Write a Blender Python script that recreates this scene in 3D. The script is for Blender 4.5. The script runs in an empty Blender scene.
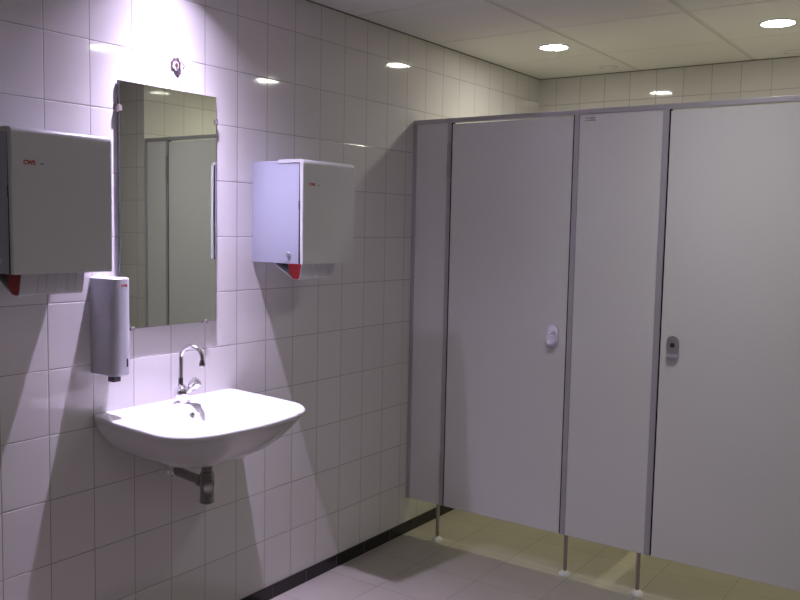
import bpy, bmesh, math, random
from mathutils import Vector, Matrix
random.seed(4)
SC = bpy.context.scene
COL = SC.collection
R = math.radians

# ------------------------------------------------------------------ camera
CAM_X = 2.3197
yaw, pitch, roll = R(35.1703), R(4.9098), R(1.1412)
fwd = Vector((-math.sin(yaw)*math.cos(pitch), math.cos(yaw)*math.cos(pitch), -math.sin(pitch)))
rt = Vector((math.cos(yaw), math.sin(yaw), 0))
up = rt.cross(fwd)
r2 = math.cos(roll)*rt + math.sin(roll)*up
u2 = -math.sin(roll)*rt + math.cos(roll)*up
cam = bpy.data.cameras.new('camera'); cam_o = bpy.data.objects.new('camera', cam); COL.objects.link(cam_o)
cam.sensor_fit = 'HORIZONTAL'; cam.sensor_width = 36; cam.lens = 854.36/800*36
cam.clip_start = 0.02
m3 = Matrix((r2, u2, -fwd)).transposed()
cam_o.matrix_world = Matrix.Translation((CAM_X, 0, 1.5)) @ m3.to_4x4()
SC.camera = cam_o

# ------------------------------------------------------------------ world, exposure
w = bpy.data.worlds.new('world'); SC.world = w; w.use_nodes = True
w.node_tree.nodes['Background'].inputs[0].default_value = (0.5, 0.5, 0.5, 1)
w.node_tree.nodes['Background'].inputs[1].default_value = 0.0
SC.view_settings.view_transform = 'Standard'; SC.view_settings.look = 'None'
SC.view_settings.exposure = 0.0; SC.view_settings.gamma = 1.0; SC.view_settings.use_curve_mapping = False

WARM = (1.0, 1.0, 0.55); NEUTRAL = (0.97, 1.0, 0.95); LENS_C = (1.0, 0.985, 0.98); LENS_W = (1.0, 0.98, 0.90); VIOLET = (0.76, 0.66, 1.0)
LENS = 62.0; LENS_STALL = 78.0; BEAM_STALL = 36.0; BEAM_ROOM = 40.0; FILL_NEAR = 3.0; FILL_LEFT = 2.0; BEAM_POW = 4.5
SINK_WIDE = 8.5; SINK_BEAM = 400.0; SINK_POW = 14.0; SINK_BULB = 20.0
CEIL = 2.386

# ------------------------------------------------------------------ materials
def mat(name, color, rough=0.5, metal=0.0, emis=None, estr=0, spec=0.5, coat=0.0):
    m = bpy.data.materials.new(name); m.use_nodes = True
    b = m.node_tree.nodes['Principled BSDF']
    b.inputs['Base Color'].default_value = (*color, 1); b.inputs['Roughness'].default_value = rough
    b.inputs['Metallic'].default_value = metal
    b.inputs['Specular IOR Level'].default_value = spec
    b.inputs['Coat Weight'].default_value = coat
    if emis:
        b.inputs['Emission Color'].default_value = (*emis, 1); b.inputs['Emission Strength'].default_value = estr
    return m

def mottled(name, c1, c2, scale, rough=0.5, bump=0.0, **kw):
    m = mat(name, c1, rough, **kw); nt = m.node_tree; b = nt.nodes['Principled BSDF']
    tc = nt.nodes.new('ShaderNodeTexCoord'); n = nt.nodes.new('ShaderNodeTexNoise')
    n.inputs['Scale'].default_value = scale; n.inputs['Detail'].default_value = 6
    nt.links.new(tc.outputs['Object'], n.inputs['Vector'])
    mx = nt.nodes.new('ShaderNodeMix'); mx.data_type = 'RGBA'
    mx.inputs['A'].default_value = (*c1, 1); mx.inputs['B'].default_value = (*c2, 1)
    nt.links.new(n.outputs['Fac'], mx.inputs['Factor']); nt.links.new(mx.outputs['Result'], b.inputs['Base Color'])
    if bump:
        bp = nt.nodes.new('ShaderNodeBump'); bp.inputs['Strength'].default_value = bump; bp.inputs['Distance'].default_value = 0.001
        nt.links.new(n.outputs['Fac'], bp.inputs['Height']); nt.links.new(bp.outputs[0], b.inputs['Normal'])
    return m

def tiles(name, axes, origin, tw, th, mortar, c1, c2, cm, rough=0.055, bump=0.45, noise=0.0, wav=0.008):
    """axes: 'wall' (u = y on faces looking along x, else x; v = z) or 'floor' (x, y)"""
    m = mat(name, c1, rough); nt = m.node_tree; b = nt.nodes['Principled BSDF']; N = nt.nodes.new; L = nt.links.new
    g = N('ShaderNodeNewGeometry'); s = N('ShaderNodeSeparateXYZ'); L(g.outputs['Position'], s.inputs[0])
    cb = N('ShaderNodeCombineXYZ')
    if axes == 'wall':
        sn = N('ShaderNodeSeparateXYZ'); L(g.outputs['True Normal'], sn.inputs[0])
        ab = N('ShaderNodeMath'); ab.operation = 'ABSOLUTE'; L(sn.outputs['X'], ab.inputs[0])
        mx = N('ShaderNodeMix'); L(ab.outputs[0], mx.inputs['Factor'])
        ax = N('ShaderNodeMath'); ax.operation = 'SUBTRACT'; L(s.outputs['X'], ax.inputs[0]); ax.inputs[1].default_value = origin[0]
        ay = N('ShaderNodeMath'); ay.operation = 'SUBTRACT'; L(s.outputs['Y'], ay.inputs[0]); ay.inputs[1].default_value = origin[1]
        L(ax.outputs[0], mx.inputs['A']); L(ay.outputs[0], mx.inputs['B'])
        az = N('ShaderNodeMath'); az.operation = 'SUBTRACT'; L(s.outputs['Z'], az.inputs[0]); az.inputs[1].default_value = origin[2]
        L(mx.outputs['Result'], cb.inputs['X']); L(az.outputs[0], cb.inputs['Y'])
    else:
        ax = N('ShaderNodeMath'); ax.operation = 'SUBTRACT'; L(s.outputs['X'], ax.inputs[0]); ax.inputs[1].default_value = origin[0]
        ay = N('ShaderNodeMath'); ay.operation = 'SUBTRACT'; L(s.outputs['Y'], ay.inputs[0]); ay.inputs[1].default_value = origin[1]
        L(ax.outputs[0], cb.inputs['X']); L(ay.outputs[0], cb.inputs['Y'])
    br = N('ShaderNodeTexBrick'); br.offset = 0; br.squash = 1
    br.inputs['Scale'].default_value = 1; br.inputs['Brick Width'].default_value = tw; br.inputs['Row Height'].default_value = th
    br.inputs['Mortar Size'].default_value = mortar; br.inputs['Mortar Smooth'].default_value = 0.3; br.inputs['Bias'].default_value = 0
    br.inputs['Color1'].default_value = (*c1, 1); br.inputs['Color2'].default_value = (*c2, 1); br.inputs['Mortar'].default_value = (*cm, 1)
    L(cb.outputs[0], br.inputs['Vector'])
    col = br.outputs['Color']
    if noise:
        n = N('ShaderNodeTexNoise'); n.inputs['Scale'].default_value = 5; n.inputs['Detail'].default_value = 7; L(g.outputs['Position'], n.inputs['Vector'])
        mr = N('ShaderNodeMapRange'); mr.inputs['To Min'].default_value = 1-noise; mr.inputs['To Max'].default_value = 1+noise
        L(n.outputs['Fac'], mr.inputs['Value'])
        mm = N('ShaderNodeVectorMath'); mm.operation = 'MULTIPLY'; L(col, mm.inputs[0]); L(mr.outputs[0], mm.inputs[1]); col = mm.outputs[0]
    L(col, b.inputs['Base Color'])
    rr = N('ShaderNodeMapRange'); L(br.outputs['Fac'], rr.inputs['Value']); rr.inputs['To Min'].default_value = rough; rr.inputs['To Max'].default_value = 0.7
    L(rr.outputs[0], b.inputs['Roughness'])
    # pillowed tile edge: a wider soft joint for the bump
    b2 = N('ShaderNodeTexBrick'); b2.offset = 0; b2.squash = 1
    b2.inputs['Scale'].default_value = 1; b2.inputs['Brick Width'].default_value = tw; b2.inputs['Row Height'].default_value = th
    b2.inputs['Mortar Size'].default_value = mortar*2.2; b2.inputs['Mortar Smooth'].default_value = 1.0
    L(cb.outputs[0], b2.inputs['Vector'])
    nz = N('ShaderNodeTexNoise'); nz.inputs['Scale'].default_value = 9; nz.inputs['Detail'].default_value = 1; L(g.outputs['Position'], nz.inputs['Vector'])
    ms = N('ShaderNodeMath'); ms.operation = 'MULTIPLY'; L(nz.outputs['Fac'], ms.inputs[0]); ms.inputs[1].default_value = wav
    sb = N('ShaderNodeMath'); sb.operation = 'SUBTRACT'; L(ms.outputs[0], sb.inputs[0]); L(b2.outputs['Fac'], sb.inputs[1])
    bp = N('ShaderNodeBump'); bp.inputs['Strength'].default_value = bump; bp.inputs['Distance'].default_value = 0.002
    L(sb.outputs[0], bp.inputs['Height']); L(bp.outputs[0], b.inputs['Normal'])
    return m

TW, TH = 0.15425, 0.2
M = {}
wall_c = ((0.73, 0.70, 0.68), (0.70, 0.67, 0.65), (0.34, 0.305, 0.29))
M['tile_left'] = tiles('white_wall_tile', 'wall', (0, 1.46654-20*TW, 0.04976-TH), TW, TH, 0.0014, *wall_c)
M['tile_back'] = tiles('white_wall_tile_back', 'wall', (0.109-20*0.1484, 0, 0.03-TH), 0.1484, TH, 0.0014, *wall_c)
M['tile_right'] = tiles('white_wall_tile_right', 'wall', (2.0-20*TW+0.07, 3.37-30*TW, 0.03-TH), TW, TH, 0.0014, *wall_c)
M['floor'] = tiles('beige_floor_tile', 'floor', (0.27-30*0.3, 0.085-30*0.3, 0), 0.3, 0.3, 0.0016, (0.36, 0.33, 0.285), (0.34, 0.31, 0.268), (0.235, 0.21, 0.175), rough=0.42, bump=0.3, noise=0.12)
M['skirt'] = tiles('black_skirting_tile', 'wall', (0, 2.435-20*0.2, -0.5), 0.2, 1.0, 0.0014, (0.012, 0.009, 0.012), (0.016, 0.012, 0.015), (0.10, 0.08, 0.09), rough=0.25, bump=0.3)
M['ceiling'] = mottled('mineral_ceiling_board', (0.88, 0.86, 0.82), (0.85, 0.83, 0.79), 120, 0.95, 0.3, spec=0.1)
M['ceil_gap'] = mat('dark_ceiling_gap', (0.14, 0.13, 0.12), 0.9, spec=0.1)
M['ceil_rail'] = mat('ceiling_profile_grey', (0.76, 0.74, 0.70), 0.95, spec=0.1)
M['edge_shadow_gap'] = mat('shadow_gap_edge_trim', (0.16, 0.145, 0.13), 0.6)  # dark tone standing in for the shadow gap at the ceiling edge
M['paint'] = mottled('light_painted_wall', (0.6, 0.58, 0.55), (0.56, 0.54, 0.51), 8, 0.7)
M['laminate'] = mottled('light_grey_laminate', (0.82, 0.805, 0.805), (0.805, 0.79, 0.79), 60, 0.27, 0.03)
M['alu'] = mat('grey_lavender_aluminium', (0.50, 0.47, 0.52), 0.42, 0.25)
M['gap_shade'] = mat('black_gap_shade', (0.008, 0.007, 0.010), 0.8, spec=0.1)  # near-black tone for the shade inside the door gaps
M['steel'] = mat('brushed_steel', (0.42, 0.38, 0.36), 0.35, 0.8)
M['hinge'] = mat('hinge_grey', (0.46, 0.43, 0.43), 0.4, 0.5)
M['satin'] = mat('satin_metal', (0.80, 0.79, 0.84), 0.30, 0.95)
M['chrome'] = mat('chrome', (0.88, 0.87, 0.89), 0.15, 1.0)
M['chrome_dark'] = mat('chrome_waste', (0.34, 0.32, 0.32), 0.10, 1.0)
M['ceramic'] = mat('white_ceramic', (0.72, 0.71, 0.71), 0.07, coat=0.3)
M['white_plastic'] = mottled('white_plastic', (0.66, 0.66, 0.65), (0.65, 0.65, 0.64), 40, 0.28)
M['side_plastic'] = mat('bluish_grey_plastic', (0.42, 0.435, 0.52), 0.4)
M['grey_plastic'] = mottled('pale_grey_plastic', (0.58, 0.57, 0.61), (0.57, 0.56, 0.60), 40, 0.35)
M['red_plastic'] = mat('red_plastic', (0.40, 0.004, 0.010), 0.3)
M['tray_white'] = mat('glossy_tray_plastic', (0.72, 0.71, 0.72), 0.12)
M['dark'] = mat('dark_plastic', (0.018, 0.017, 0.028), 0.4)
M['red_ink'] = mat('red_ink', (0.42, 0.006, 0.015), 0.5)
M['grey_ink'] = mat('grey_ink', (0.30, 0.29, 0.30), 0.6)
M['mirror'] = mat('mirror_silver', (0.80, 0.84, 0.74), 0.0, 1.0)
M['glass_edge'] = mat('mirror_glass_edge', (0.16, 0.17, 0.16), 0.5)
M['clip'] = mat('clear_clip', (0.42, 0.36, 0.34), 0.2, 0.5)
M['lamp_warm'] = mat('lamp_diffuser_warm', (0.9, 0.9, 0.9), 0.5, emis=LENS_W, estr=LENS_STALL)
M['lamp_room'] = mat('lamp_diffuser_room', (0.9, 0.9, 0.9), 0.5, emis=LENS_C, estr=LENS)
M['lamp_violet'] = mat('lamp_diffuser_violet', (0.9, 0.9, 0.9), 0.5, emis=VIOLET, estr=SINK_BULB)
M['lamp_ring'] = mat('lamp_ring_white', (0.75, 0.74, 0.78), 0.4)
M['brown'] = mat('brown_wire', (0.10, 0.045, 0.02), 0.5)
M['hole'] = mat('dark_hole', (0.05, 0.03, 0.035), 0.9)
M['plaster'] = mat('bare_plaster', (0.75, 0.7, 0.7), 0.8)
M['door_paint'] = mottled('grey_door_paint', (0.45, 0.43, 0.41), (0.43, 0.41, 0.39), 6, 0.5)
M['shadow_line'] = mat('dark_gap', (0.03, 0.03, 0.045), 0.8)

# ------------------------------------------------------------------ mesh helpers
def box(bm, a, b, bev=0.0, seg=2):
    (x0, y0, z0), (x1, y1, z1) = a, b
    r = bmesh.ops.create_cube(bm, size=1)
    vs = r['verts']
    for v in vs:
        v.co = Vector(((x0+x1)/2 + v.co.x*(x1-x0), (y0+y1)/2 + v.co.y*(y1-y0), (z0+z1)/2 + v.co.z*(z1-z0)))
    if bev:
        es = list({e for v in vs for e in v.link_edges})
        bmesh.ops.bevel(bm, geom=es, offset=bev, segments=seg, affect='EDGES', profile=0.5)
    return bm

def revolve(bm, pts, c, axis='Z', n=32):
    """pts: (radius, height) list, around axis through c"""
    A = {'Z': (Vector((1,0,0)), Vector((0,1,0)), Vector((0,0,1))),
         'X': (Vector((0,1,0)), Vector((0,0,1)), Vector((1,0,0))),
         'Y': (Vector((0,0,1)), Vector((1,0,0)), Vector((0,1,0)))}[axis] if isinstance(axis, str) else None
    if A is None:
        d = Vector(axis).normalized(); t = Vector((0,0,1)) if abs(d.z) < .9 else Vector((1,0,0))
        e = t.cross(d).normalized(); A = (e, d.cross(e), d)
    c = Vector(c); rings = []
    for r, h in pts:
        if r <= 1e-6: rings.append([bm.verts.new(c + A[2]*h)])
        else: rings.append([bm.verts.new(c + A[2]*h + (A[0]*math.cos(2*math.pi*k/n) + A[1]*math.sin(2*math.pi*k/n))*r) for k in range(n)])
    for p, q in zip(rings, rings[1:]):
        if len(p) == 1 and len(q) == 1: continue
        for k in range(n):
            k2 = (k+1) % n
            if len(p) == 1: bm.faces.new((p[0], q[k], q[k2]))
            elif len(q) == 1: bm.faces.new((p[k], p[k2], q[0]))
            else: bm.faces.new((p[k], p[k2], q[k2], q[k]))
    if len(rings[0]) > 1: bm.faces.new(rings[0])
    if len(rings[-1]) > 1: bm.faces.new(rings[-1])
    return bm

def tube(bm, path, rad, n=16):
    path = [Vector(p) for p in path]; rings = []
    rads = rad if isinstance(rad, (list, tuple)) else [rad]*len(path)
    prev = None
    for i, p in enumerate(path):
        d = (path[min(i+1, len(path)-1)] - path[max(i-1, 0)]).normalized()
        if prev is None:
            t = Vector((0,1,0)) if abs(d.y) < .9 else Vector((1,0,0)); e = d.cross(t).normalized()
        else: e = (prev - d*prev.dot(d)).normalized()
        prev = e; f = d.cross(e)
        rings.append([bm.verts.new(p + (e*math.cos(2*math.pi*k/n)+f*math.sin(2*math.pi*k/n))*rads[i]) for k in range(n)])
    for p, q in zip(rings, rings[1:]):
        for k in range(n): bm.faces.new((p[k], p[(k+1)%n], q[(k+1)%n], q[k]))
    bm.faces.new(rings[0]); bm.faces.new(rings[-1])
    return bm

def prism(bm, pts, axis, a, b):
    """extrude a 2D outline; axis 'y': pts=(x,z); axis 'z': pts=(x,y); axis 'x': pts=(y,z)"""
    def P(p, t):
        return {'y': (p[0], t, p[1]), 'z': (p[0], p[1], t), 'x': (t, p[0], p[1])}[axis]
    A = [bm.verts.new(P(p, a)) for p in pts]; B = [bm.verts.new(P(p, b)) for p in pts]
    n = len(pts)
    for k in range(n): bm.faces.new((A[k], A[(k+1)%n], B[(k+1)%n], B[k]))
    bm.faces.new(A); bm.faces.new(B)
    return bm

def obj(name, bm, m, parent=None, smooth=None, mods=None):
    bmesh.ops.recalc_face_normals(bm, faces=bm.faces)
    if parent is not None:
        off = Vector((0, 0, 0)); p = parent
        while p: off += p.location; p = p.parent
        bmesh.ops.translate(bm, verts=bm.verts, vec=-off)
        o_loc = Vector((0, 0, 0))
    me = bpy.data.meshes.new(name); bm.to_mesh(me); bm.free()
    for q in (m if isinstance(m, (list, tuple)) else [m]): me.materials.append(q)
    if smooth is not None:
        me.polygons.foreach_set('use_smooth', [True]*len(me.polygons))
        me.set_sharp_from_angle(angle=R(smooth))
    o = bpy.data.objects.new(name, me); COL.objects.link(o)
    if parent is not None: o.parent = parent
    return o

def empty(name, loc, label, cat, group=None):
    o = bpy.data.objects.new(name, None); COL.objects.link(o); o.location = loc; o.empty_display_size = 0.05
    o['label'] = label; o['category'] = cat
    if group: o['group'] = group
    return o

def tag(o, label, cat, group=None):
    o['label'] = label; o['category'] = cat
    if group: o['group'] = group

def struct(name, bm, m, smooth=None):
    o = obj(name, bm, m, None, smooth); o['kind'] = 'structure'; return o
NB = bmesh.new

def text_mesh(name, s, size, m, parent, origin, xdir, ydir):
    cu = bpy.data.curves.new(name, 'FONT'); cu.body = s; cu.size = size; cu.extrude = 0.0002; cu.offset = size*0.05
    t = bpy.data.objects.new(name, cu); COL.objects.link(t)
    dg = bpy.context.evaluated_depsgraph_get(); me = bpy.data.meshes.new_from_object(t.evaluated_get(dg))
    bpy.data.objects.remove(t); bpy.data.curves.remove(cu)
    X = Vector(xdir).normalized(); Y = Vector(ydir).normalized(); Z = X.cross(Y)
    off = Vector((0, 0, 0)); p = parent
    while p: off += p.location; p = p.parent
    mt = Matrix.Translation(Vector(origin) - off) @ Matrix((X, Y, Z)).transposed().to_4x4()
    me.transform(mt); me.materials.clear(); me.materials.append(m)
    o = bpy.data.objects.new(name, me); COL.objects.link(o); o.parent = parent
    return o

# ------------------------------------------------------------------ room shell
YC, YB = 3.378, 4.69
XR, YN = 3.7, -1.6          # far side wall and the wall behind the viewpoint
struct('floor', box(NB(), (-0.1, YN-0.1, -0.1), (XR+0.1, YB+0.1, 0)), M['floor'])
struct('wall_left', box(NB(), (-0.1, YN-0.1, 0), (0, YB+0.1, 2.5)), M['tile_left'])
struct('wall_back', box(NB(), (0, YB, 0), (2.0, YB+0.1, 2.5)), M['tile_back'])
struct('wall_corner', box(NB(), (2.0, 3.37, 0), (XR+0.1, YB+0.1, 2.5)), M['tile_right'])
struct('wall_right', box(NB(), (XR, YN-0.1, 0), (XR+0.1, 3.37, 2.5)), M['paint'])
struct('wall_front', box(NB(), (0, YN-0.1, 0), (XR, YN, 2.5)), M['paint'])
struct('baseboard_left', box(NB(), (0, YN, 0), (0.008, YB, 0.055), 0.001), M['skirt'])
struct('baseboard_back', box(NB(), (0.008, YB-0.008, 0), (2.0, YB, 0.055), 0.001), M['skirt'])
struct('baseboard_right', box(NB(), (1.992, YC+0.04, 0), (2.0, YB-0.008, 0.055), 0.001), M['skirt'])
# a closed door in the wall behind the viewpoint
dd = struct('door_1', box(NB(), (2.2, YN, 0), (3.05, YN+0.04, 2.05), 0.003), M['door_paint'])

# ceiling boards on a grid, with real openings for the lamps
GX = [0.0, 0.612, 1.212, 1.812, 2.412, 3.012, 3.612, XR]
GY = [YN] + [2.915-0.61*k for k in range(7, 0, -1)] + [2.915, 3.535, 4.15, YB]
LAMPS = {'stall_left': (0.463, 3.895), 'stall_right': (1.478, 3.915), 'room': (1.53, 2.76), 'sink': (0.2, 1.885),
         'near': (2.55, 0.9), 'left': (1.53, -0.2)}  # these two are unseen lamps added for fill light
R_OPEN = 0.068
def ceiling_mesh():
    bm = NB()
    def quad(p, mi):
        f = bm.faces.new([bm.verts.new(q) for q in p]); f.material_index = mi
    G = 0.0030
    for i in range(len(GX)-1):
        for j in range(len(GY)-1):
            x0, x1 = GX[i], GX[i+1]; y0, y1 = GY[j], GY[j+1]
            if i: x0 += 0.011
            if i < len(GX)-2: x1 -= 0.011
            if j: y0 += G
            if j < len(GY)-2: y1 -= G
            hole = [c for c in LAMPS.values() if x0 < c[0] < x1 and y0 < c[1] < y1]
            z = CEIL
            if not hole:
                quad([(x0,y0,z),(x0,y1,z),(x1,y1,z),(x1,y0,z)], 0)
            else:
                cx, cy = hole[0]; n = 48
                angs = sorted(set([2*math.pi*k/n for k in range(n)] + [math.atan2(b-cy, a-cx) % (2*math.pi) for a in (x0,x1) for b in (y0,y1)]))
                inner, outer = [], []
                for t in angs:
                    dx, dy = math.cos(t), math.sin(t)
                    s = min(((x1-cx)/dx if dx > 1e-9 else (x0-cx)/dx if dx < -1e-9 else 9), ((y1-cy)/dy if dy > 1e-9 else (y0-cy)/dy if dy < -1e-9 else 9))
                    inner.append(bm.verts.new((cx+dx*R_OPEN, cy+dy*R_OPEN, z))); outer.append(bm.verts.new((cx+dx*s, cy+dy*s, z)))
                for k in range(len(angs)):
                    k2 = (k+1) % len(angs); f = bm.faces.new((inner[k], inner[k2], outer[k2], outer[k])); f.material_index = 0
            # narrow shadow joints running across, wide recessed profiles running lengthwise
            for (a, b) in ((y0-G, y0), (y1, y1+G)):
                if GY[0] < (a+b)/2 < GY[-1]:
                    yy = y0 if abs(b-y0) < 1e-9 else y1
                    quad([(x0,yy,z),(x0,yy,z+0.006),(x1,yy,z+0.006),(x1,yy,z)], 0)
                    quad([(x0,a,z+0.006),(x0,b,z+0.006),(x1,b,z+0.006),(x1,a,z+0.006)], 1)
        if i:
            for xx in (GX[i]-0.011, GX[i]+0.011): quad([(xx,YN,CEIL),(xx,YN,CEIL+0.006),(xx,YB,CEIL+0.006),(xx,YB,CEIL)], 2)
            x = GX[i]; quad([(x-0.011,YN,CEIL+0.003),(x-0.011,YB,CEIL+0.003),(x+0.011,YB,CEIL+0.003),(x+0.011,YN,CEIL+0.003)], 2)
    return bm
ce = struct('ceiling', ceiling_mesh(), [M['ceiling'], M['ceil_gap'], M['ceil_rail']])
struct('trim_1', box(NB(), (0.0, YN, CEIL-0.003), (0.008, YB, CEIL)), M['edge_shadow_gap'])  # dark strip along the edge profile, painted in place of a shadow gap
struct('trim_2', box(NB(), (0.008, YB-0.010, CEIL-0.003), (2.0, YB, CEIL)), M['edge_shadow_gap'])
# deck above the boards closes the room
struct('trim_3', box(NB(), (-0.1, YN-0.1, 2.5), (XR+0.1, YB+0.1, 2.56)), M['paint'])

# ------------------------------------------------------------------ recessed lamps
def beam_light(parent, peak, wide, power, color, size, blend, radius, dz):
    """the lamp's own light: intensity falls with the angle from the axis like a reflector lamp's"""
    sp = bpy.data.lights.new('lamp_light', 'SPOT'); sp.energy = 1.0; sp.color = color
    sp.spot_size = size; sp.spot_blend = blend; sp.shadow_soft_size = radius; sp.use_nodes = True
    nt = sp.node_tree; em = nt.nodes['Emission']; N = nt.nodes.new; L = nt.links.new
    tcn = N('ShaderNodeTexCoord'); sx = N('ShaderNodeSeparateXYZ'); L(tcn.outputs['Normal'], sx.inputs[0])
    ab = N('ShaderNodeMath'); ab.operation = 'ABSOLUTE'; L(sx.outputs['Z'], ab.inputs[0])
    pw = N('ShaderNodeMath'); pw.operation = 'POWER'; L(ab.outputs[0], pw.inputs[0]); pw.inputs[1].default_value = power
    ma = N('ShaderNodeMath'); ma.operation = 'MULTIPLY_ADD'; L(pw.outputs[0], ma.inputs[0]); ma.inputs[1].default_value = peak; ma.inputs[2].default_value = wide
    L(ma.outputs[0], em.inputs['Strength'])
    so = bpy.data.objects.new('lamp_light', sp); COL.objects.link(so); so.parent = parent; so.location = (0, 0, dz)

def downlight(key, label, m_lens, flush=True, group='round recessed ceiling downlights', beam=None):
    x, y = LAMPS[key]
    t = empty('ceiling_downlight', (x, y, CEIL), label, 'ceiling light')
    if group: t['group'] = group
    ri = R_OPEN - 0.003
    bm = NB(); revolve_open(bm, [(R_OPEN+0.001, 0.0), (R_OPEN+0.001, 0.095)], (x, y, CEIL), 48); revolve(bm, [(R_OPEN+0.001, 0.095), (0.0, 0.095)], (x, y, CEIL), 'Z', 48)
    bmesh.ops.remove_doubles(bm, verts=bm.verts, dist=1e-5)
    obj('lamp_can', bm, M['lamp_ring'], t, 40)
    bm = NB(); n = 48
    revolve_open(bm, [(R_OPEN+0.008, -0.0005), (R_OPEN+0.007, -0.004), (R_OPEN, -0.005), (ri, -0.003), (ri-0.001, 0.01)], (x, y, CEIL), n)
    obj('trim_ring', bm, M['lamp_ring'], t, 40)
    if flush:
        obj('lamp_lens', revolve(NB(), [(0, 0.0), (ri*0.6, 0.0006), (ri-0.002, 0.003), (ri-0.002, 0.006), (0, 0.006)], (x, y, CEIL-0.004), 'Z', n), m_lens, t, 40)
    else:
        bm = NB(); revolve_open(bm, [(ri-0.001, 0.01), (0.062, 0.03), (0.05, 0.05), (0.032, 0.066)], (x, y, CEIL), n)
        obj('reflector', bm, M['lamp_ring'], t, 60)
        obj('lamp_bulb', revolve(NB(), [(0, 0.066), (0.033, 0.0661), (0.033, 0.08), (0, 0.08)], (x, y, CEIL), 'Z', n), m_lens, t, 40)
    if beam: beam_light(t, beam[0], 0.0, BEAM_POW, beam[1], R(176), 0.3, 0.045, -0.012)
    return t
def revolve_open(bm, pts, c, n=32):
    c = Vector(c)
    rings = [[bm.verts.new(c + Vector((r*math.cos(2*math.pi*k/n), r*math.sin(2*math.pi*k/n), h))) for k in range(n)] for r, h in pts]
    for p, q in zip(rings, rings[1:]):
        for k in range(n): bm.faces.new((p[k], p[(k+1)%n], q[(k+1)%n], q[k]))
    return bm
downlight('stall_left', 'lit round ceiling downlight above the left toilet cubicle', M['lamp_warm'], beam=(BEAM_STALL, WARM))
downlight('stall_right', 'lit round ceiling downlight above the right toilet cubicle, at the right edge', M['lamp_warm'], beam=(BEAM_STALL, WARM))
downlight('room', 'round ceiling downlight in front of the cubicles, seen only as a reflection in the tiles', M['lamp_room'], beam=(BEAM_ROOM, NEUTRAL))
downlight('near', 'added unseen fill downlight in the open room to the right of the viewpoint', M['lamp_room'], beam=(FILL_NEAR, NEUTRAL))  # out of view, added to light the room
downlight('left', 'added unseen fill downlight behind the viewpoint', M['lamp_room'], beam=(FILL_LEFT, NEUTRAL))  # another added fill lamp, out of view
lt = downlight('sink', 'violet-white ceiling spot right above the washbasin and mirror', M['lamp_violet'], flush=False)
beam_light(lt, SINK_BEAM, SINK_WIDE, SINK_POW, VIOLET, R(116), 0.12, 0.012, 0.05)

# round air valves in the ceiling
for k, (x, y) in enumerate([(0.50, 4.50), (1.42, 4.55)]):
    t = empty('air_valve', (x, y, CEIL), ['small round ceiling air valve over the left cubicle, near the back wall',
              'small round ceiling air valve over the right cubicle, at the right edge'][k], 'air vent', 'ceiling air valves')
    bm = NB(); revolve_open(bm, [(0.052, -0.0004), (0.050, -0.005), (0.044, -0.006), (0.041, -0.001)], (x, y, CEIL), 40)
    obj('valve_ring', bm, M['ceil_rail'], t, 40)
    obj('valve_disc', revolve(NB(), [(0, -0.006), (0.028, -0.006), (0.034, -0.004), (0.034, -0.001), (0, -0.001)], (x, y, CEIL), 'Z', 40), M['ceiling'], t, 40)

# ------------------------------------------------------------------ toilet cubicles
ZT, ZB = 2.0, 0.178
cub = empty('toilet_cubicle', (1.0, YC, 0), 'light grey toilet cubicle partition with two doors on short steel feet', 'toilet cubicle')
F0 = YC            # visible face of frame
def cb(name, a, b, m, parent=cub, bev=0.0015, sm=None):
    return obj(name, box(NB(), a, b, bev), m, parent, sm)
cb('top_rail', (0.0, F0-0.004, ZT-0.020), (2.0, F0+0.030, ZT), M['alu'])
for xa, xb in ((0.0, 0.018), (1.982, 2.0)): cb('wall_profile', (xa, F0-0.004, ZB), (xb, F0+0.030, ZT-0.020), M['alu'])
def fpanel(xa, xb):
    return cb('panel', (xa, F0+0.002, ZB), (xb, F0+0.014, ZT-0.020), M['laminate'], bev=0.0008)
p1 = fpanel(0.018, 0.192); p2 = fpanel(0.838, 1.190); p3 = fpanel(1.808, 1.982)
for xa, xb in ((0.192, 0.211), (0.817, 0.838), (1.190, 1.214), (1.789, 1.808)):
    po = cb('post', (xa, F0-0.004, ZB), (xb, F0+0.026, ZT-0.020), M['alu'])
for xa, xb in ((0.211, 0.2155), (0.8115, 0.817), (1.214, 1.2190), (1.7855, 1.789)):
    cb('gap_shade_strip', (xa, F0+0.0005, ZB+0.002), (xb, F0+0.024, ZT-0.021), M['gap_shade'], bev=0)  # black strips fill the open door gaps in place of their shade
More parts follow.
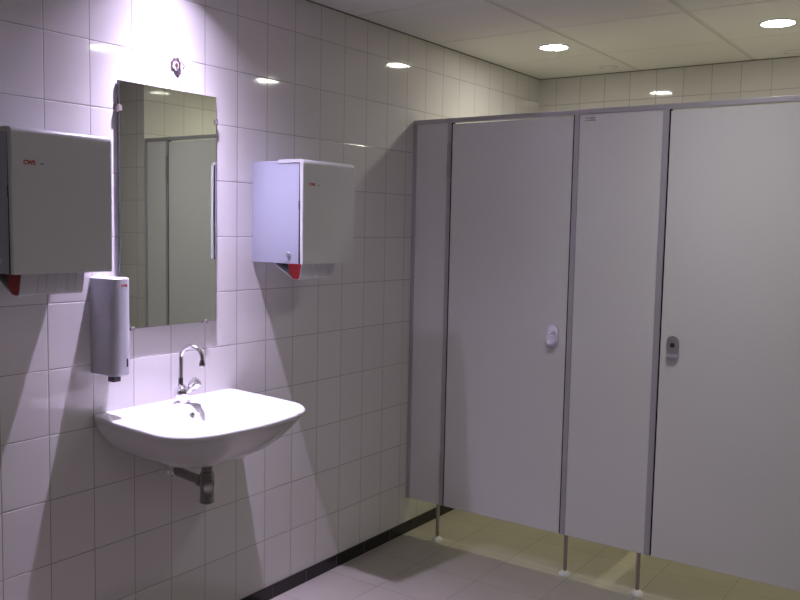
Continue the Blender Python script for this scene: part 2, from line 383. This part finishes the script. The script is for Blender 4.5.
def door(xa, xb, lock_x, hinge_x, hs):
    d = cb('door', (xa, F0, ZB), (xb, F0+0.012, ZT-0.027), M['laminate'], bev=0.0012)
    for zc in (1.81, 0.36):
        bm = NB()
        revolve(bm, [(0, -0.082), (0.0055, -0.082), (0.0055, -0.003), (0.0045, -0.002), (0.0045, 0.002), (0.0055, 0.003), (0.0055, 0.082), (0, 0.082)], (hinge_x+(0.006 if hs > 0 else -0.006), F0-0.008, zc), 'Z', 16)
        box(bm, (hinge_x-0.008, F0-0.0058, zc-0.078), (hinge_x+0.008, F0-0.004, zc+0.078))
        obj('hinge', bm, M['hinge'], d, 40)
    # oval lock plate with a curled pull at its foot
    cx, cz, hw, hh = lock_x, 1.043, 0.0255, 0.048
    n = 14; out = [(cx+hw*math.cos(math.pi*k/n), cz+hh-hw+hw*math.sin(math.pi*k/n)) for k in range(n+1)]
    out += [(cx-hw*math.cos(math.pi*k/n), cz-hh+hw-0.006-(hw-0.006)*math.sin(math.pi*k/n)) for k in range(n+1)]
    bm = prism(NB(), out, 'y', F0-0.006, F0)
    bmesh.ops.bevel(bm, geom=[e for e in bm.edges if all(abs(v.co.y-(F0-0.006)) < 1e-6 for v in e.verts)], offset=0.0012, segments=2, affect='EDGES')
    obj('lock_plate', bm, M['satin'], d, 40)
    bm = NB(); rows = []
    prof = [(0.0055, 0.026), (0.0070, 0.021), (0.0100, 0.016), (0.0125, 0.010), (0.0135, 0.004), (0.0130, 0.000)]
    for q, (dy, dz) in enumerate(prof):
        rows.append([])
        for k in range(11):
            s_ = -1+2*k/10; u = q/5; wv = (hw-0.001)*s_*(1-0.10*u)
            drop = 0.013*(1-math.sqrt(max(0, 1-s_*s_*0.9)))*u
            rows[-1].append(bm.verts.new((cx+wv, F0-dy, cz-hh-0.002+dz+drop)))
    for a, b in zip(rows, rows[1:]):
        for k in range(10): bm.faces.new((a[k], a[k+1], b[k+1], b[k]))
    r_ = bmesh.ops.solidify(bm, geom=bm.faces[:], thickness=0.0025)
    obj('pull_lip', bm, M['satin'], d, 50)
    bm = revolve(NB(), [(0, 0), (0.0095, 0), (0.0095, 0.005), (0.008, 0.0068), (0, 0.0068)], (cx, F0-0.0135, cz+0.010), 'Y', 24)
    obj('lock_spindle', bm, M['chrome_dark'], d, 40)
    obj('spindle_slot', box(NB(), (cx-0.0065, F0-0.0142, cz+0.0085), (cx+0.0065, F0-0.0132, cz+0.0115)), M['dark'], d)
    return d
d1 = door(0.2160, 0.8110, 0.752, 0.2005, 1); d1['label'] = 'left cubicle door with bright lock plate'
d2 = door(1.2195, 1.7850, 1.270, 1.7975, -1); d2['label'] = 'right cubicle door, cut by the picture edge'
for x in (0.18, 0.842, 1.166, 1.82):
    bm = NB(); revolve(bm, [(0, 0.012), (0.0085, 0.012), (0.0085, ZB), (0, ZB)], (x, F0+0.010, 0), 'Z', 20)
    ft = obj('foot', bm, M['steel'], cub, 40)
    obj('foot_base', revolve(NB(), [(0, 0), (0.027, 0), (0.026, 0.005), (0.018, 0.012), (0.013, 0.018), (0.0088, 0.019), (0, 0.019)], (x, F0+0.010, 0), 'Z', 28), M['white_plastic'], ft, 50)['label'] = 'white cone-shaped foot base'
# partition between the two stalls
dv = cb('divider_panel', (1.003, F0+0.014, 0.18), (1.017, YB, ZT-0.02), M['laminate'])
cb('divider_profile', (0.996, F0+0.014, 0.18), (1.024, F0+0.030, ZT-0.02), M['alu'])
# small grey stamped print in the corner of the middle panel (unreadable in the photo)
bm = NB()
for row, z in enumerate((1.9655, 1.9545)):
    x = 0.862
    for wd in ((0.004, 0.009, 0.006, 0.011, 0.007), (0.003, 0.010, 0.003, 0.013, 0.009))[row]:
        hgt = random.uniform(0.0025, 0.006); z += random.uniform(-0.0012, 0.0012)
        box(bm, (x, F0+0.0013, z-hgt/2), (x+wd, F0+0.002, z+hgt/2)); x += wd+0.0015
pr = obj('printed_mark', bm, M['grey_ink'], p2)

# ------------------------------------------------------------------ mirror
mi = empty('wall_mirror', (0.0, 1.905, 1.15), 'tall frameless rectangular mirror hanging over the washbasin', 'mirror')
MY0, MY1, MZ0, MZ1 = 1.717, 2.122, 1.151, 1.941
obj('mirror_glass', box(NB(), (0.006, MY0, MZ0), (0.014, MY1, MZ1)), M['mirror'], mi)
bm = NB()
e = 0.0008
box(bm, (0.004, MY0-e, MZ0-e), (0.0137, MY0, MZ1+e)); box(bm, (0.004, MY1, MZ0-e), (0.0137, MY1+e, MZ1+e))
box(bm, (0.004, MY0, MZ0-e), (0.0137, MY1, MZ0)); box(bm, (0.004, MY0, MZ1), (0.0137, MY1, MZ1+e))
box(bm, (0.004, MY0, MZ0), (0.006, MY1, MZ1))
obj('glass_edge', bm, M['glass_edge'], mi)
def clip(y, z, side):
    bm = NB()
    if side == 'v':
        box(bm, (0.0, y-0.006, z-0.011), (0.018, y-0.0017 if y < 1.9 else y+0.006, z+0.011), 0.001) if y < 1.9 else box(bm, (0.0, y+0.0017, z-0.011), (0.018, y+0.006, z+0.011), 0.001)
        box(bm, (0.0145, min(y, y+(0.005 if y < 1.9 else -0.005))-0.0025, z-0.009), (0.018, max(y, y+(0.005 if y < 1.9 else -0.005))+0.0025, z+0.009), 0.001)
    else:
        box(bm, (0.0, y-0.009, z-0.006), (0.018, y+0.009, z-0.0017), 0.001)
        box(bm, (0.0145, y-0.008, z-0.004), (0.018, y+0.008, z+0.006), 0.001)
    obj('mirror_clip', bm, M['clip'], mi)
clip(MY0, 1.855, 'v'); clip(MY1, 1.855, 'v'); clip(1.760, MZ0, 'h'); clip(2.072, MZ0, 'h')

# ------------------------------------------------------------------ broken cable hole above the mirror
ho = empty('cable_hole', (0.0, 1.955, 2.022), 'ragged cable hole with loose wires in the tile above the mirror', 'cable hole')
c = Vector((0.0, 1.955, 2.022))
def blob(sy, sz, x0, x1, seed, jag=0.25, oy=0, oz=0, n=18):
    rnd = random.Random(seed)
    return prism(NB(), [(c.y+oy+sy*(1+rnd.uniform(-jag, jag))*math.cos(2*math.pi*k/n), c.z+oz+sz*(1+rnd.uniform(-jag, jag))*math.sin(2*math.pi*k/n)) for k in range(n)], 'x', x0, x1)
obj('hole_rim', blob(0.023, 0.029, 0.0, 0.0012, 3, 0.34), M['hole'], ho)
obj('plaster_plug', blob(0.0115, 0.016, 0.001, 0.004, 5, 0.2, -0.004, 0.002), M['plaster'], ho, 40)
obj('brown_core', blob(0.006, 0.007, 0.003, 0.008, 8, 0.1, -0.002, 0.004), M['brown'], ho, 40)
for k, (pts, mm) in enumerate([([(0.003,0.008,0.012),(0.016,0.014,0.014),(0.020,0.019,0.002),(0.014,0.018,-0.008)], 'dark'),
                 ([(0.003,-0.008,-0.010),(0.013,-0.014,-0.018),(0.012,-0.010,-0.027)], 'dark'),
                 ([(0.003,0.002,-0.012),(0.012,0.004,-0.016),(0.012,0.012,-0.026)], 'dark'),
                 ([(0.003,-0.006,0.014),(0.012,-0.008,0.024),(0.012,-0.002,0.028)], 'chrome')]):
    obj('loose_wire', tube(NB(), [c+Vector(p) for p in pts], 0.0016, 8), M[mm], ho, 60)

# ------------------------------------------------------------------ washbasin
wbx = empty('washbasin', (0.0, 1.922, 0.69), 'white ceramic washbasin fixed to the tiled wall under the mirror', 'washbasin')
YS = 1.913
def outline(t):
    """plan of the rim at angle t around the bowl centre; returns (x, y)"""
    c0 = Vector((0.235, YS)); d = Vector((math.cos(t), math.sin(t)))
    lo, hi = 0.0, 0.6
    def inside(p):
        x, y = p; v = abs(y-YS)
        if x < 0: return False
        hw = 0.300 + 0.006*math.sin(min(1, x/0.30)*math.pi/2)
        if v > hw: return False
        # front edge: shallow bow with round corners
        xf = 0.452 - 0.52*v*v
        if x > xf: return False
        rc = 0.125; cy = hw-rc; cxx = (0.452-0.52*cy*cy)-rc-0.006
        if v > cy and x > cxx and (v-cy)**2+(x-cxx)**2 > rc*rc: return False
        # small rounding at the wall end
        return True
    for _ in range(40):
        m_ = (lo+hi)/2
        if inside(c0+d*m_): lo = m_
        else: hi = m_
    return c0+d*lo
NA = 120
TS = [2*math.pi*k/NA for k in range(NA)]
OUT = [outline(t) for t in TS]
def basin():
    bm = NB(); rings = []
    def ring(fn): rings.append([bm.verts.new(fn(k)) for k in range(NA)])
    def tilt(x): return 0.888 - 0.016*min(1, x/0.46)      # the rim falls a little toward the front
    def body(sx, sy, dz):
        def f(k):
            x, y = OUT[k]; return (x*sx, YS+(y-YS)*sy, tilt(x*sx)+dz)
        return f
    bowl_c = Vector((0.268, YS))
    def bowl(rx, ry, z, cx=bowl_c.x, mixf=1.0):
        def f(k):
            t = TS[k]; p = 2.4
            cc, ss = math.cos(t), math.sin(t)
            s = (abs(cc)**p+abs(ss)**p)**(-1/p)
            ex, ey = cx+rx*cc*s, YS+ry*ss*s
            return (ex, ey, z)
        return f
    def between(fa, fb, u, dz=0):
        def f(k):
            a, b = Vector(fa(k)), Vector(fb(k)); v = a.lerp(b, u); v.z = tilt(v.x)+dz; return v
        return f
    # underside, from the waste upward
    ring(lambda k: (0.180+0.028*math.cos(TS[k]), YS+0.017+0.028*math.sin(TS[k]), 0.707))
    for sx, sy, z in ((0.50, 0.28, 0.711), (0.62, 0.42, 0.718), (0.71, 0.55, 0.732), (0.79, 0.68, 0.754), (0.855, 0.79, 0.780), (0.91, 0.875, 0.808), (0.955, 0.945, 0.836), (0.980, 0.975, 0.852)):
        def f(k, sx=sx, sy=sy, z=z):
            x, y = OUT[k]; return (x*sx, YS+(y-YS)*sy, z)
        ring(f)
    ring(body(0.992, 0.990, -0.019)); ring(body(1.0, 1.0, -0.014)); ring(body(1.002, 1.002, -0.008)); ring(body(0.998, 0.998, -0.003))
    ring(body(0.990, 0.990, 0.0)); 
    rim0 = body(0.975, 0.975, 0.0)
    ring(rim0)
    edge = bowl(0.166, 0.250, 0.878)
    ring(between(rim0, edge, 0.35, -0.001)); ring(between(rim0, edge, 0.75, -0.002)); ring(between(rim0, edge, 0.95, -0.004))
    ring(bowl(0.157, 0.238, 0.864)); ring(bowl(0.150, 0.229, 0.848)); ring(bowl(0.139, 0.213, 0.822)); ring(bowl(0.120, 0.19, 0.790, 0.262))
    ring(bowl(0.09, 0.14, 0.765, 0.25)); ring(bowl(0.05, 0.075, 0.752, 0.23)); ring(bowl(0.024, 0.024, 0.749, 0.205))
    for a, b in zip(rings, rings[1:]):
        for k in range(NA): bm.faces.new((a[k], a[(k+1)%NA], b[(k+1)%NA], b[k]))
    bm.faces.new(rings[0]); bm.faces.new(rings[-1])
    return bm
bo = obj('basin', basin(), M['ceramic'], wbx, 55)
obj('drain', revolve(NB(), [(0, 0), (0.022, 0), (0.0225, 0.003), (0.019, 0.005), (0.014, 0.0025), (0, 0.002)], (0.205, YS, 0.7485), 'Z', 28), M['chrome'], wbx, 50)
od = Vector((0.9, 0, 0.42)).normalized()
ov = obj('overflow_ring', revolve(NB(), [(0.0065, 0), (0.0115, 0.0), (0.012, 0.004), (0.010, 0.006), (0.0065, 0.004)], (0.1135, YS+0.008, 0.852), tuple(od), 24), M['chrome'], wbx, 50)
obj('overflow_hole', revolve(NB(), [(0, 0.0035), (0.0066, 0.0035), (0.0066, 0.001), (0, 0.001)], (0.1135, YS+0.008, 0.852), tuple(od), 20), M['dark'], wbx, 50)

# ------------------------------------------------------------------ tap
TZ = 0.884
tp = empty('tap', (0.056, 1.93, TZ), 'chrome swan-neck tap standing on the back ledge of the washbasin', 'tap')
bx, by = 0.056, 1.93
bm = NB()
prism(bm, [(bx+0.017*math.cos(2*math.pi*k/32), by+0.042*math.sin(2*math.pi*k/32)) for k in range(32)], 'z', TZ-0.001, TZ+0.005)
bmesh.ops.bevel(bm, geom=[e for e in bm.edges if all(v.co.z > TZ+0.004 for v in e.verts)], offset=0.002, segments=2, affect='EDGES')
obj('base_plate', bm, M['chrome'], tp, 50)
obj('tap_body', revolve(NB(), [(0, 0.003), (0.022, 0.003), (0.023, 0.012), (0.026, 0.028), (0.026, 0.044), (0.021, 0.054), (0.011, 0.060), (0.0095, 0.064), (0, 0.064)], (bx, by, TZ), 'Z', 36), M['chrome'], tp, 40)
obj('spout_collar', revolve(NB(), [(0, 0.060), (0.0095, 0.060), (0.0098, 0.064), (0.0082, 0.066), (0.0082, 0.088), (0.0065, 0.090), (0, 0.09)], (bx-0.002, by-0.004, TZ), 'Z', 24), M['chrome_dark'], tp, 40)
# swan neck: straight rise, round arch, short drop
sd = Vector((0.93, 0.36, 0)).normalized()
P0 = Vector((bx-0.002, by-0.004, TZ+0.085)); ra = 0.040
path = [P0, P0+Vector((0,0,0.03)), P0+Vector((0,0,0.060))]
top = P0+Vector((0,0,0.070)); cen = top+sd*ra
for k in range(0, 15):
    a = math.pi*k/14*0.97
    path.append(cen + sd*(-ra*math.cos(a)) + Vector((0,0,1))*(1.06*ra*math.sin(a)))
end = path[-1]; path.append(end+Vector((0,0,-0.006)))
obj('swan_neck', tube(NB(), path, 0.0080, 20), M['chrome'], tp, 70)
obj('aerator', revolve(NB(), [(0, 0), (0.0085, 0), (0.0095, 0.003), (0.0095, 0.013), (0.0078, 0.016), (0.0078, 0.022), (0, 0.022)], tuple(path[-1]+Vector((0,0,-0.022))), 'Z', 24), M['chrome_dark'], tp, 40)
# fluted handle leaning forward
hd = Vector((0.64, 0.28, 0.70)).normalized(); hb = Vector((bx+0.012, by+0.006, TZ+0.036))
obj('handle_stem', revolve(NB(), [(0, 0), (0.013, 0), (0.013, 0.016), (0.010, 0.022), (0.010, 0.028), (0, 0.028)], tuple(hb), tuple(hd), 24), M['chrome'], tp, 40)
def fluted():
    bm = NB(); n = 60; t = Vector((0,0,1)); e = t.cross(hd).normalized(); f = hd.cross(e); rr = []
    for r, h in ((0.010, 0.026), (0.0165, 0.030), (0.0185, 0.040), (0.0185, 0.056), (0.0165, 0.062), (0.012, 0.064)):
        rr.append([bm.verts.new(hb+hd*h+(e*math.cos(2*math.pi*k/n)+f*math.sin(2*math.pi*k/n))*(r*(1-0.13*(0.5+0.5*math.cos(6*2*math.pi*k/n))**2))) for k in range(n)])
    for p, q in zip(rr, rr[1:]):
        for k in range(n): bm.faces.new((p[k], p[(k+1)%n], q[(k+1)%n], q[k]))
    bm.faces.new(rr[0]); bm.faces.new(rr[-1]); return bm
hk = obj('handle', fluted(), M['chrome'], tp, 50)

# ------------------------------------------------------------------ bottle trap under the basin
bt = empty('bottle_trap', (0.178, YS, 0.56), 'chrome bottle trap with waste pipe under the washbasin', 'waste trap')
tx, ty = 0.178, 1.932
obj('waste_flange', revolve(NB(), [(0, 0.707), (0.033, 0.707), (0.035, 0.702), (0.030, 0.696), (0.019, 0.691), (0, 0.691)], (tx, ty, 0), 'Z', 32), M['chrome_dark'], bt, 40)
obj('trap_neck', revolve(NB(), [(0, 0.695), (0.0185, 0.695), (0.0185, 0.668), (0.021, 0.666), (0.021, 0.660), (0, 0.660)], (tx, ty, 0), 'Z', 28), M['chrome_dark'], bt, 40)
obj('trap_bottle', revolve(NB(), [(0, 0.662), (0.021, 0.662), (0.0250, 0.655), (0.0250, 0.618), (0.0230, 0.614), (0.0230, 0.570), (0.0245, 0.568), (0.0245, 0.562), (0.018, 0.558), (0, 0.558)], (tx, ty, 0), 'Z', 36), M['chrome_dark'], bt, 40)
obj('waste_pipe', tube(NB(), [(tx-0.02, ty, 0.630), (tx-0.08, ty, 0.634), (0.01, ty, 0.642)], 0.0160, 20), M['chrome_dark'], bt, 60)
obj('pipe_nut', revolve(NB(), [(0, -0.040), (0.0195, -0.040), (0.0205, -0.036), (0.0205, -0.026), (0.018, -0.020), (0, -0.020)], (tx, ty, 0.630), 'X', 24), M['chrome_dark'], bt, 40)
obj('wall_rosette', revolve(NB(), [(0, 0.0), (0.026, 0.0), (0.0255, 0.006), (0.021, 0.010), (0.021, 0.026), (0.017, 0.029), (0, 0.029)], (0.0, ty, 0.642), 'X', 32), M['chrome'], bt, 40)

# ------------------------------------------------------------------ soap dispenser
sd0 = empty('soap_dispenser', (0.0, 1.650, 1.02), 'narrow pale grey soap dispenser on the wall left of the mirror', 'soap dispenser')
SY0, SY1, SX = 1.614, 1.686, 0.114
def soap_plan(ins=0.0):
    pts = [(0.0, SY0+ins), (0.088, SY0+ins)]
    n = 12; yc = (SY0+SY1)/2; hw = (SY1-SY0)/2-ins
    for k in range(1, n):
        t = k/n; y = SY0+ins+2*hw*t
        s = (y-yc)/hw
        pts.append((0.088+(SX-0.088-ins)*(1-abs(s)**2.6)**(1/2.2), y))
    pts += [(0.088, SY1-ins), (0.0, SY1-ins)]
    return pts
def loft_z(levels):
    bm = NB(); rr = []
    for pts, z in levels: rr.append([bm.verts.new((p[0], p[1], z(p) if callable(z) else z)) for p in pts])
    for a, b in zip(rr, rr[1:]):
        n = len(a)
        for k in range(n): bm.faces.new((a[k], a[(k+1)%n], b[(k+1)%n], b[k]))
    bm.faces.new(rr[0]); bm.faces.new(rr[-1]); return bm
obj('soap_case', loft_z([(soap_plan(0.004), 1.020), (soap_plan(0.0), 1.024), (soap_plan(0.0), 1.322), (soap_plan(0.003), 1.325)]), M['grey_plastic'], sd0, 35)
obj('soap_nozzle', box(NB(), (0.060, 1.632, 1.000), (0.088, 1.660, 1.021), 0.002), M['dark'], sd0, 40)
obj('level_window', box(NB(), (SX-0.008, 1.662, 1.048), (SX-0.0004, 1.668, 1.074), 0.0005), M['dark'], sd0)
text_mesh('logo_print', 'CWS', 0.0100, M['red_ink'], sd0, (SX+0.0005, 1.644, 1.299), (-0.06, 1, 0), (0, 0, 1))

# ------------------------------------------------------------------ paper towel dispensers
def towel(y0, label):
    W, D, Z0, Z1 = 0.300, 0.253, 1.357, 1.735
    t = empty('towel_dispenser', (0.0, y0+W/2, Z0), label, 'towel dispenser')
    y1 = y0+W
    # inner case
    bm = box(NB(), (0.0, y0+0.003, Z0), (D-0.020, y1-0.003, Z1-0.004), 0.002)
    obj('case', bm, M['side_plastic'], t, 40)
    # front cover: face + rolled top + narrow side flange
    def cover_profile(ins=0.0):
        r = 0.016; pts = [(D-0.012+ins, Z0), (D-ins, Z0)]
        for k in range(0, 7):
            a = math.pi/2*k/6; pts.append((D-ins-r+r*math.cos(a), Z1-ins-r+r*math.sin(a)))
        return pts
    pr = cover_profile() + [(0.130, Z1), (0.130, Z1-0.012), (D-0.019, Z1-0.012), (D-0.012, Z1-0.020)]
    bm = prism(NB(), pr, 'y', y0, y1)
    bmesh.ops.bevel(bm, geom=[e for e in bm.edges if abs(e.verts[0].co.y-e.verts[1].co.y) < 1e-6 and all(v.co.x > D-0.017 or v.co.z > Z1-0.001 for v in e.verts)], offset=0.003, segments=3, affect='EDGES')
    obj('front_cover', bm, M['white_plastic'], t, 35)
    obj('cover_gap', box(NB(), (D-0.0195, y0+0.0018, Z0+0.001), (D-0.0145, y1-0.0018, Z1-0.016)), M['shadow_line'], t)
    obj('gap_latch', box(NB(), (D-0.021, y0+0.0010, 1.555), (D-0.015, y0+0.0040, 1.585)), M['dark'], t)
    bm = revolve(NB(), [(0, -0.004), (0.009, -0.004), (0.0105, -0.001), (0.0105, 0.0035), (0, 0.0035)], (0.184, y0+0.0, 1.390), 'Y', 24)
    lb = obj('lock_button', bm, M['satin'], t, 40)
    # towel tray below: curved white plate between two red cheeks
    ty0, ty1 = y0+0.050, y0+0.240
    plate = [(0.060, Z0), (0.064, Z0), (0.170, 1.299), (0.190, 1.2965), (0.198, 1.302), (0.209, Z0), (0.205, Z0), (0.195, 1.3045), (0.189, 1.300), (0.171, 1.3025)]
    plate = [(0.060, Z0), (0.158, 1.300), (0.170, 1.2960), (0.190, 1.2955), (0.197, 1.300), (0.209, Z0), (0.206, Z0), (0.194, 1.3025), (0.189, 1.2985), (0.171, 1.2990), (0.160, 1.3030), (0.066, Z0)]
    obj('tray', prism(NB(), plate, 'y', ty0, ty1), M['tray_white'], t, 30)
    cheek = [(0.138, Z0), (0.149, 1.315), (0.162, 1.301), (0.171, 1.2985), (0.189, 1.298), (0.1945, 1.303), (0.206, Z0)]
    for a in (ty0-0.0015, ty1-0.003):
        obj('tray_cheek', prism(NB(), cheek, 'y', a, a+0.0045), M['red_plastic'], t)['label'] = 'red end cheek of the towel tray'
    # ribs shaped to stand in for reflection stripes on the glossy tray front
    for q in (0.05, 0.075, 0.105, 0.14, 0.165):
        obj('tray_reflection_rib', prism(NB(), [(0.1975, 1.303), (0.2085, Z0-0.002), (0.2105, Z0-0.002), (0.1990, 1.303)], 'y', ty0+q, ty0+q+0.006), M['tray_white'], t)
    text_mesh('logo_print', 'CWS', 0.0150, M['red_ink'], t, (D+0.0001, y0+0.034, 1.641), (0, 1, 0), (0, 0, 1))
    for k, (dy, wd, hg) in enumerate(((0.079, 0.0045, 0.0035), (0.0845, 0.006, 0.0045))):
        obj('grey_print', box(NB(), (D, y0+dy, 1.6425), (D+0.0003, y0+dy+wd, 1.6425+hg)), M['grey_ink'], t)
    return t
towel(1.212, 'white paper towel dispenser at the left picture edge, left of the mirror')
towel(2.315, 'white paper towel dispenser with lilac side, right of the mirror')
for o in SC.objects:
    if o.name.startswith('towel_dispenser'): o['group'] = 'wall-mounted paper towel dispensers'
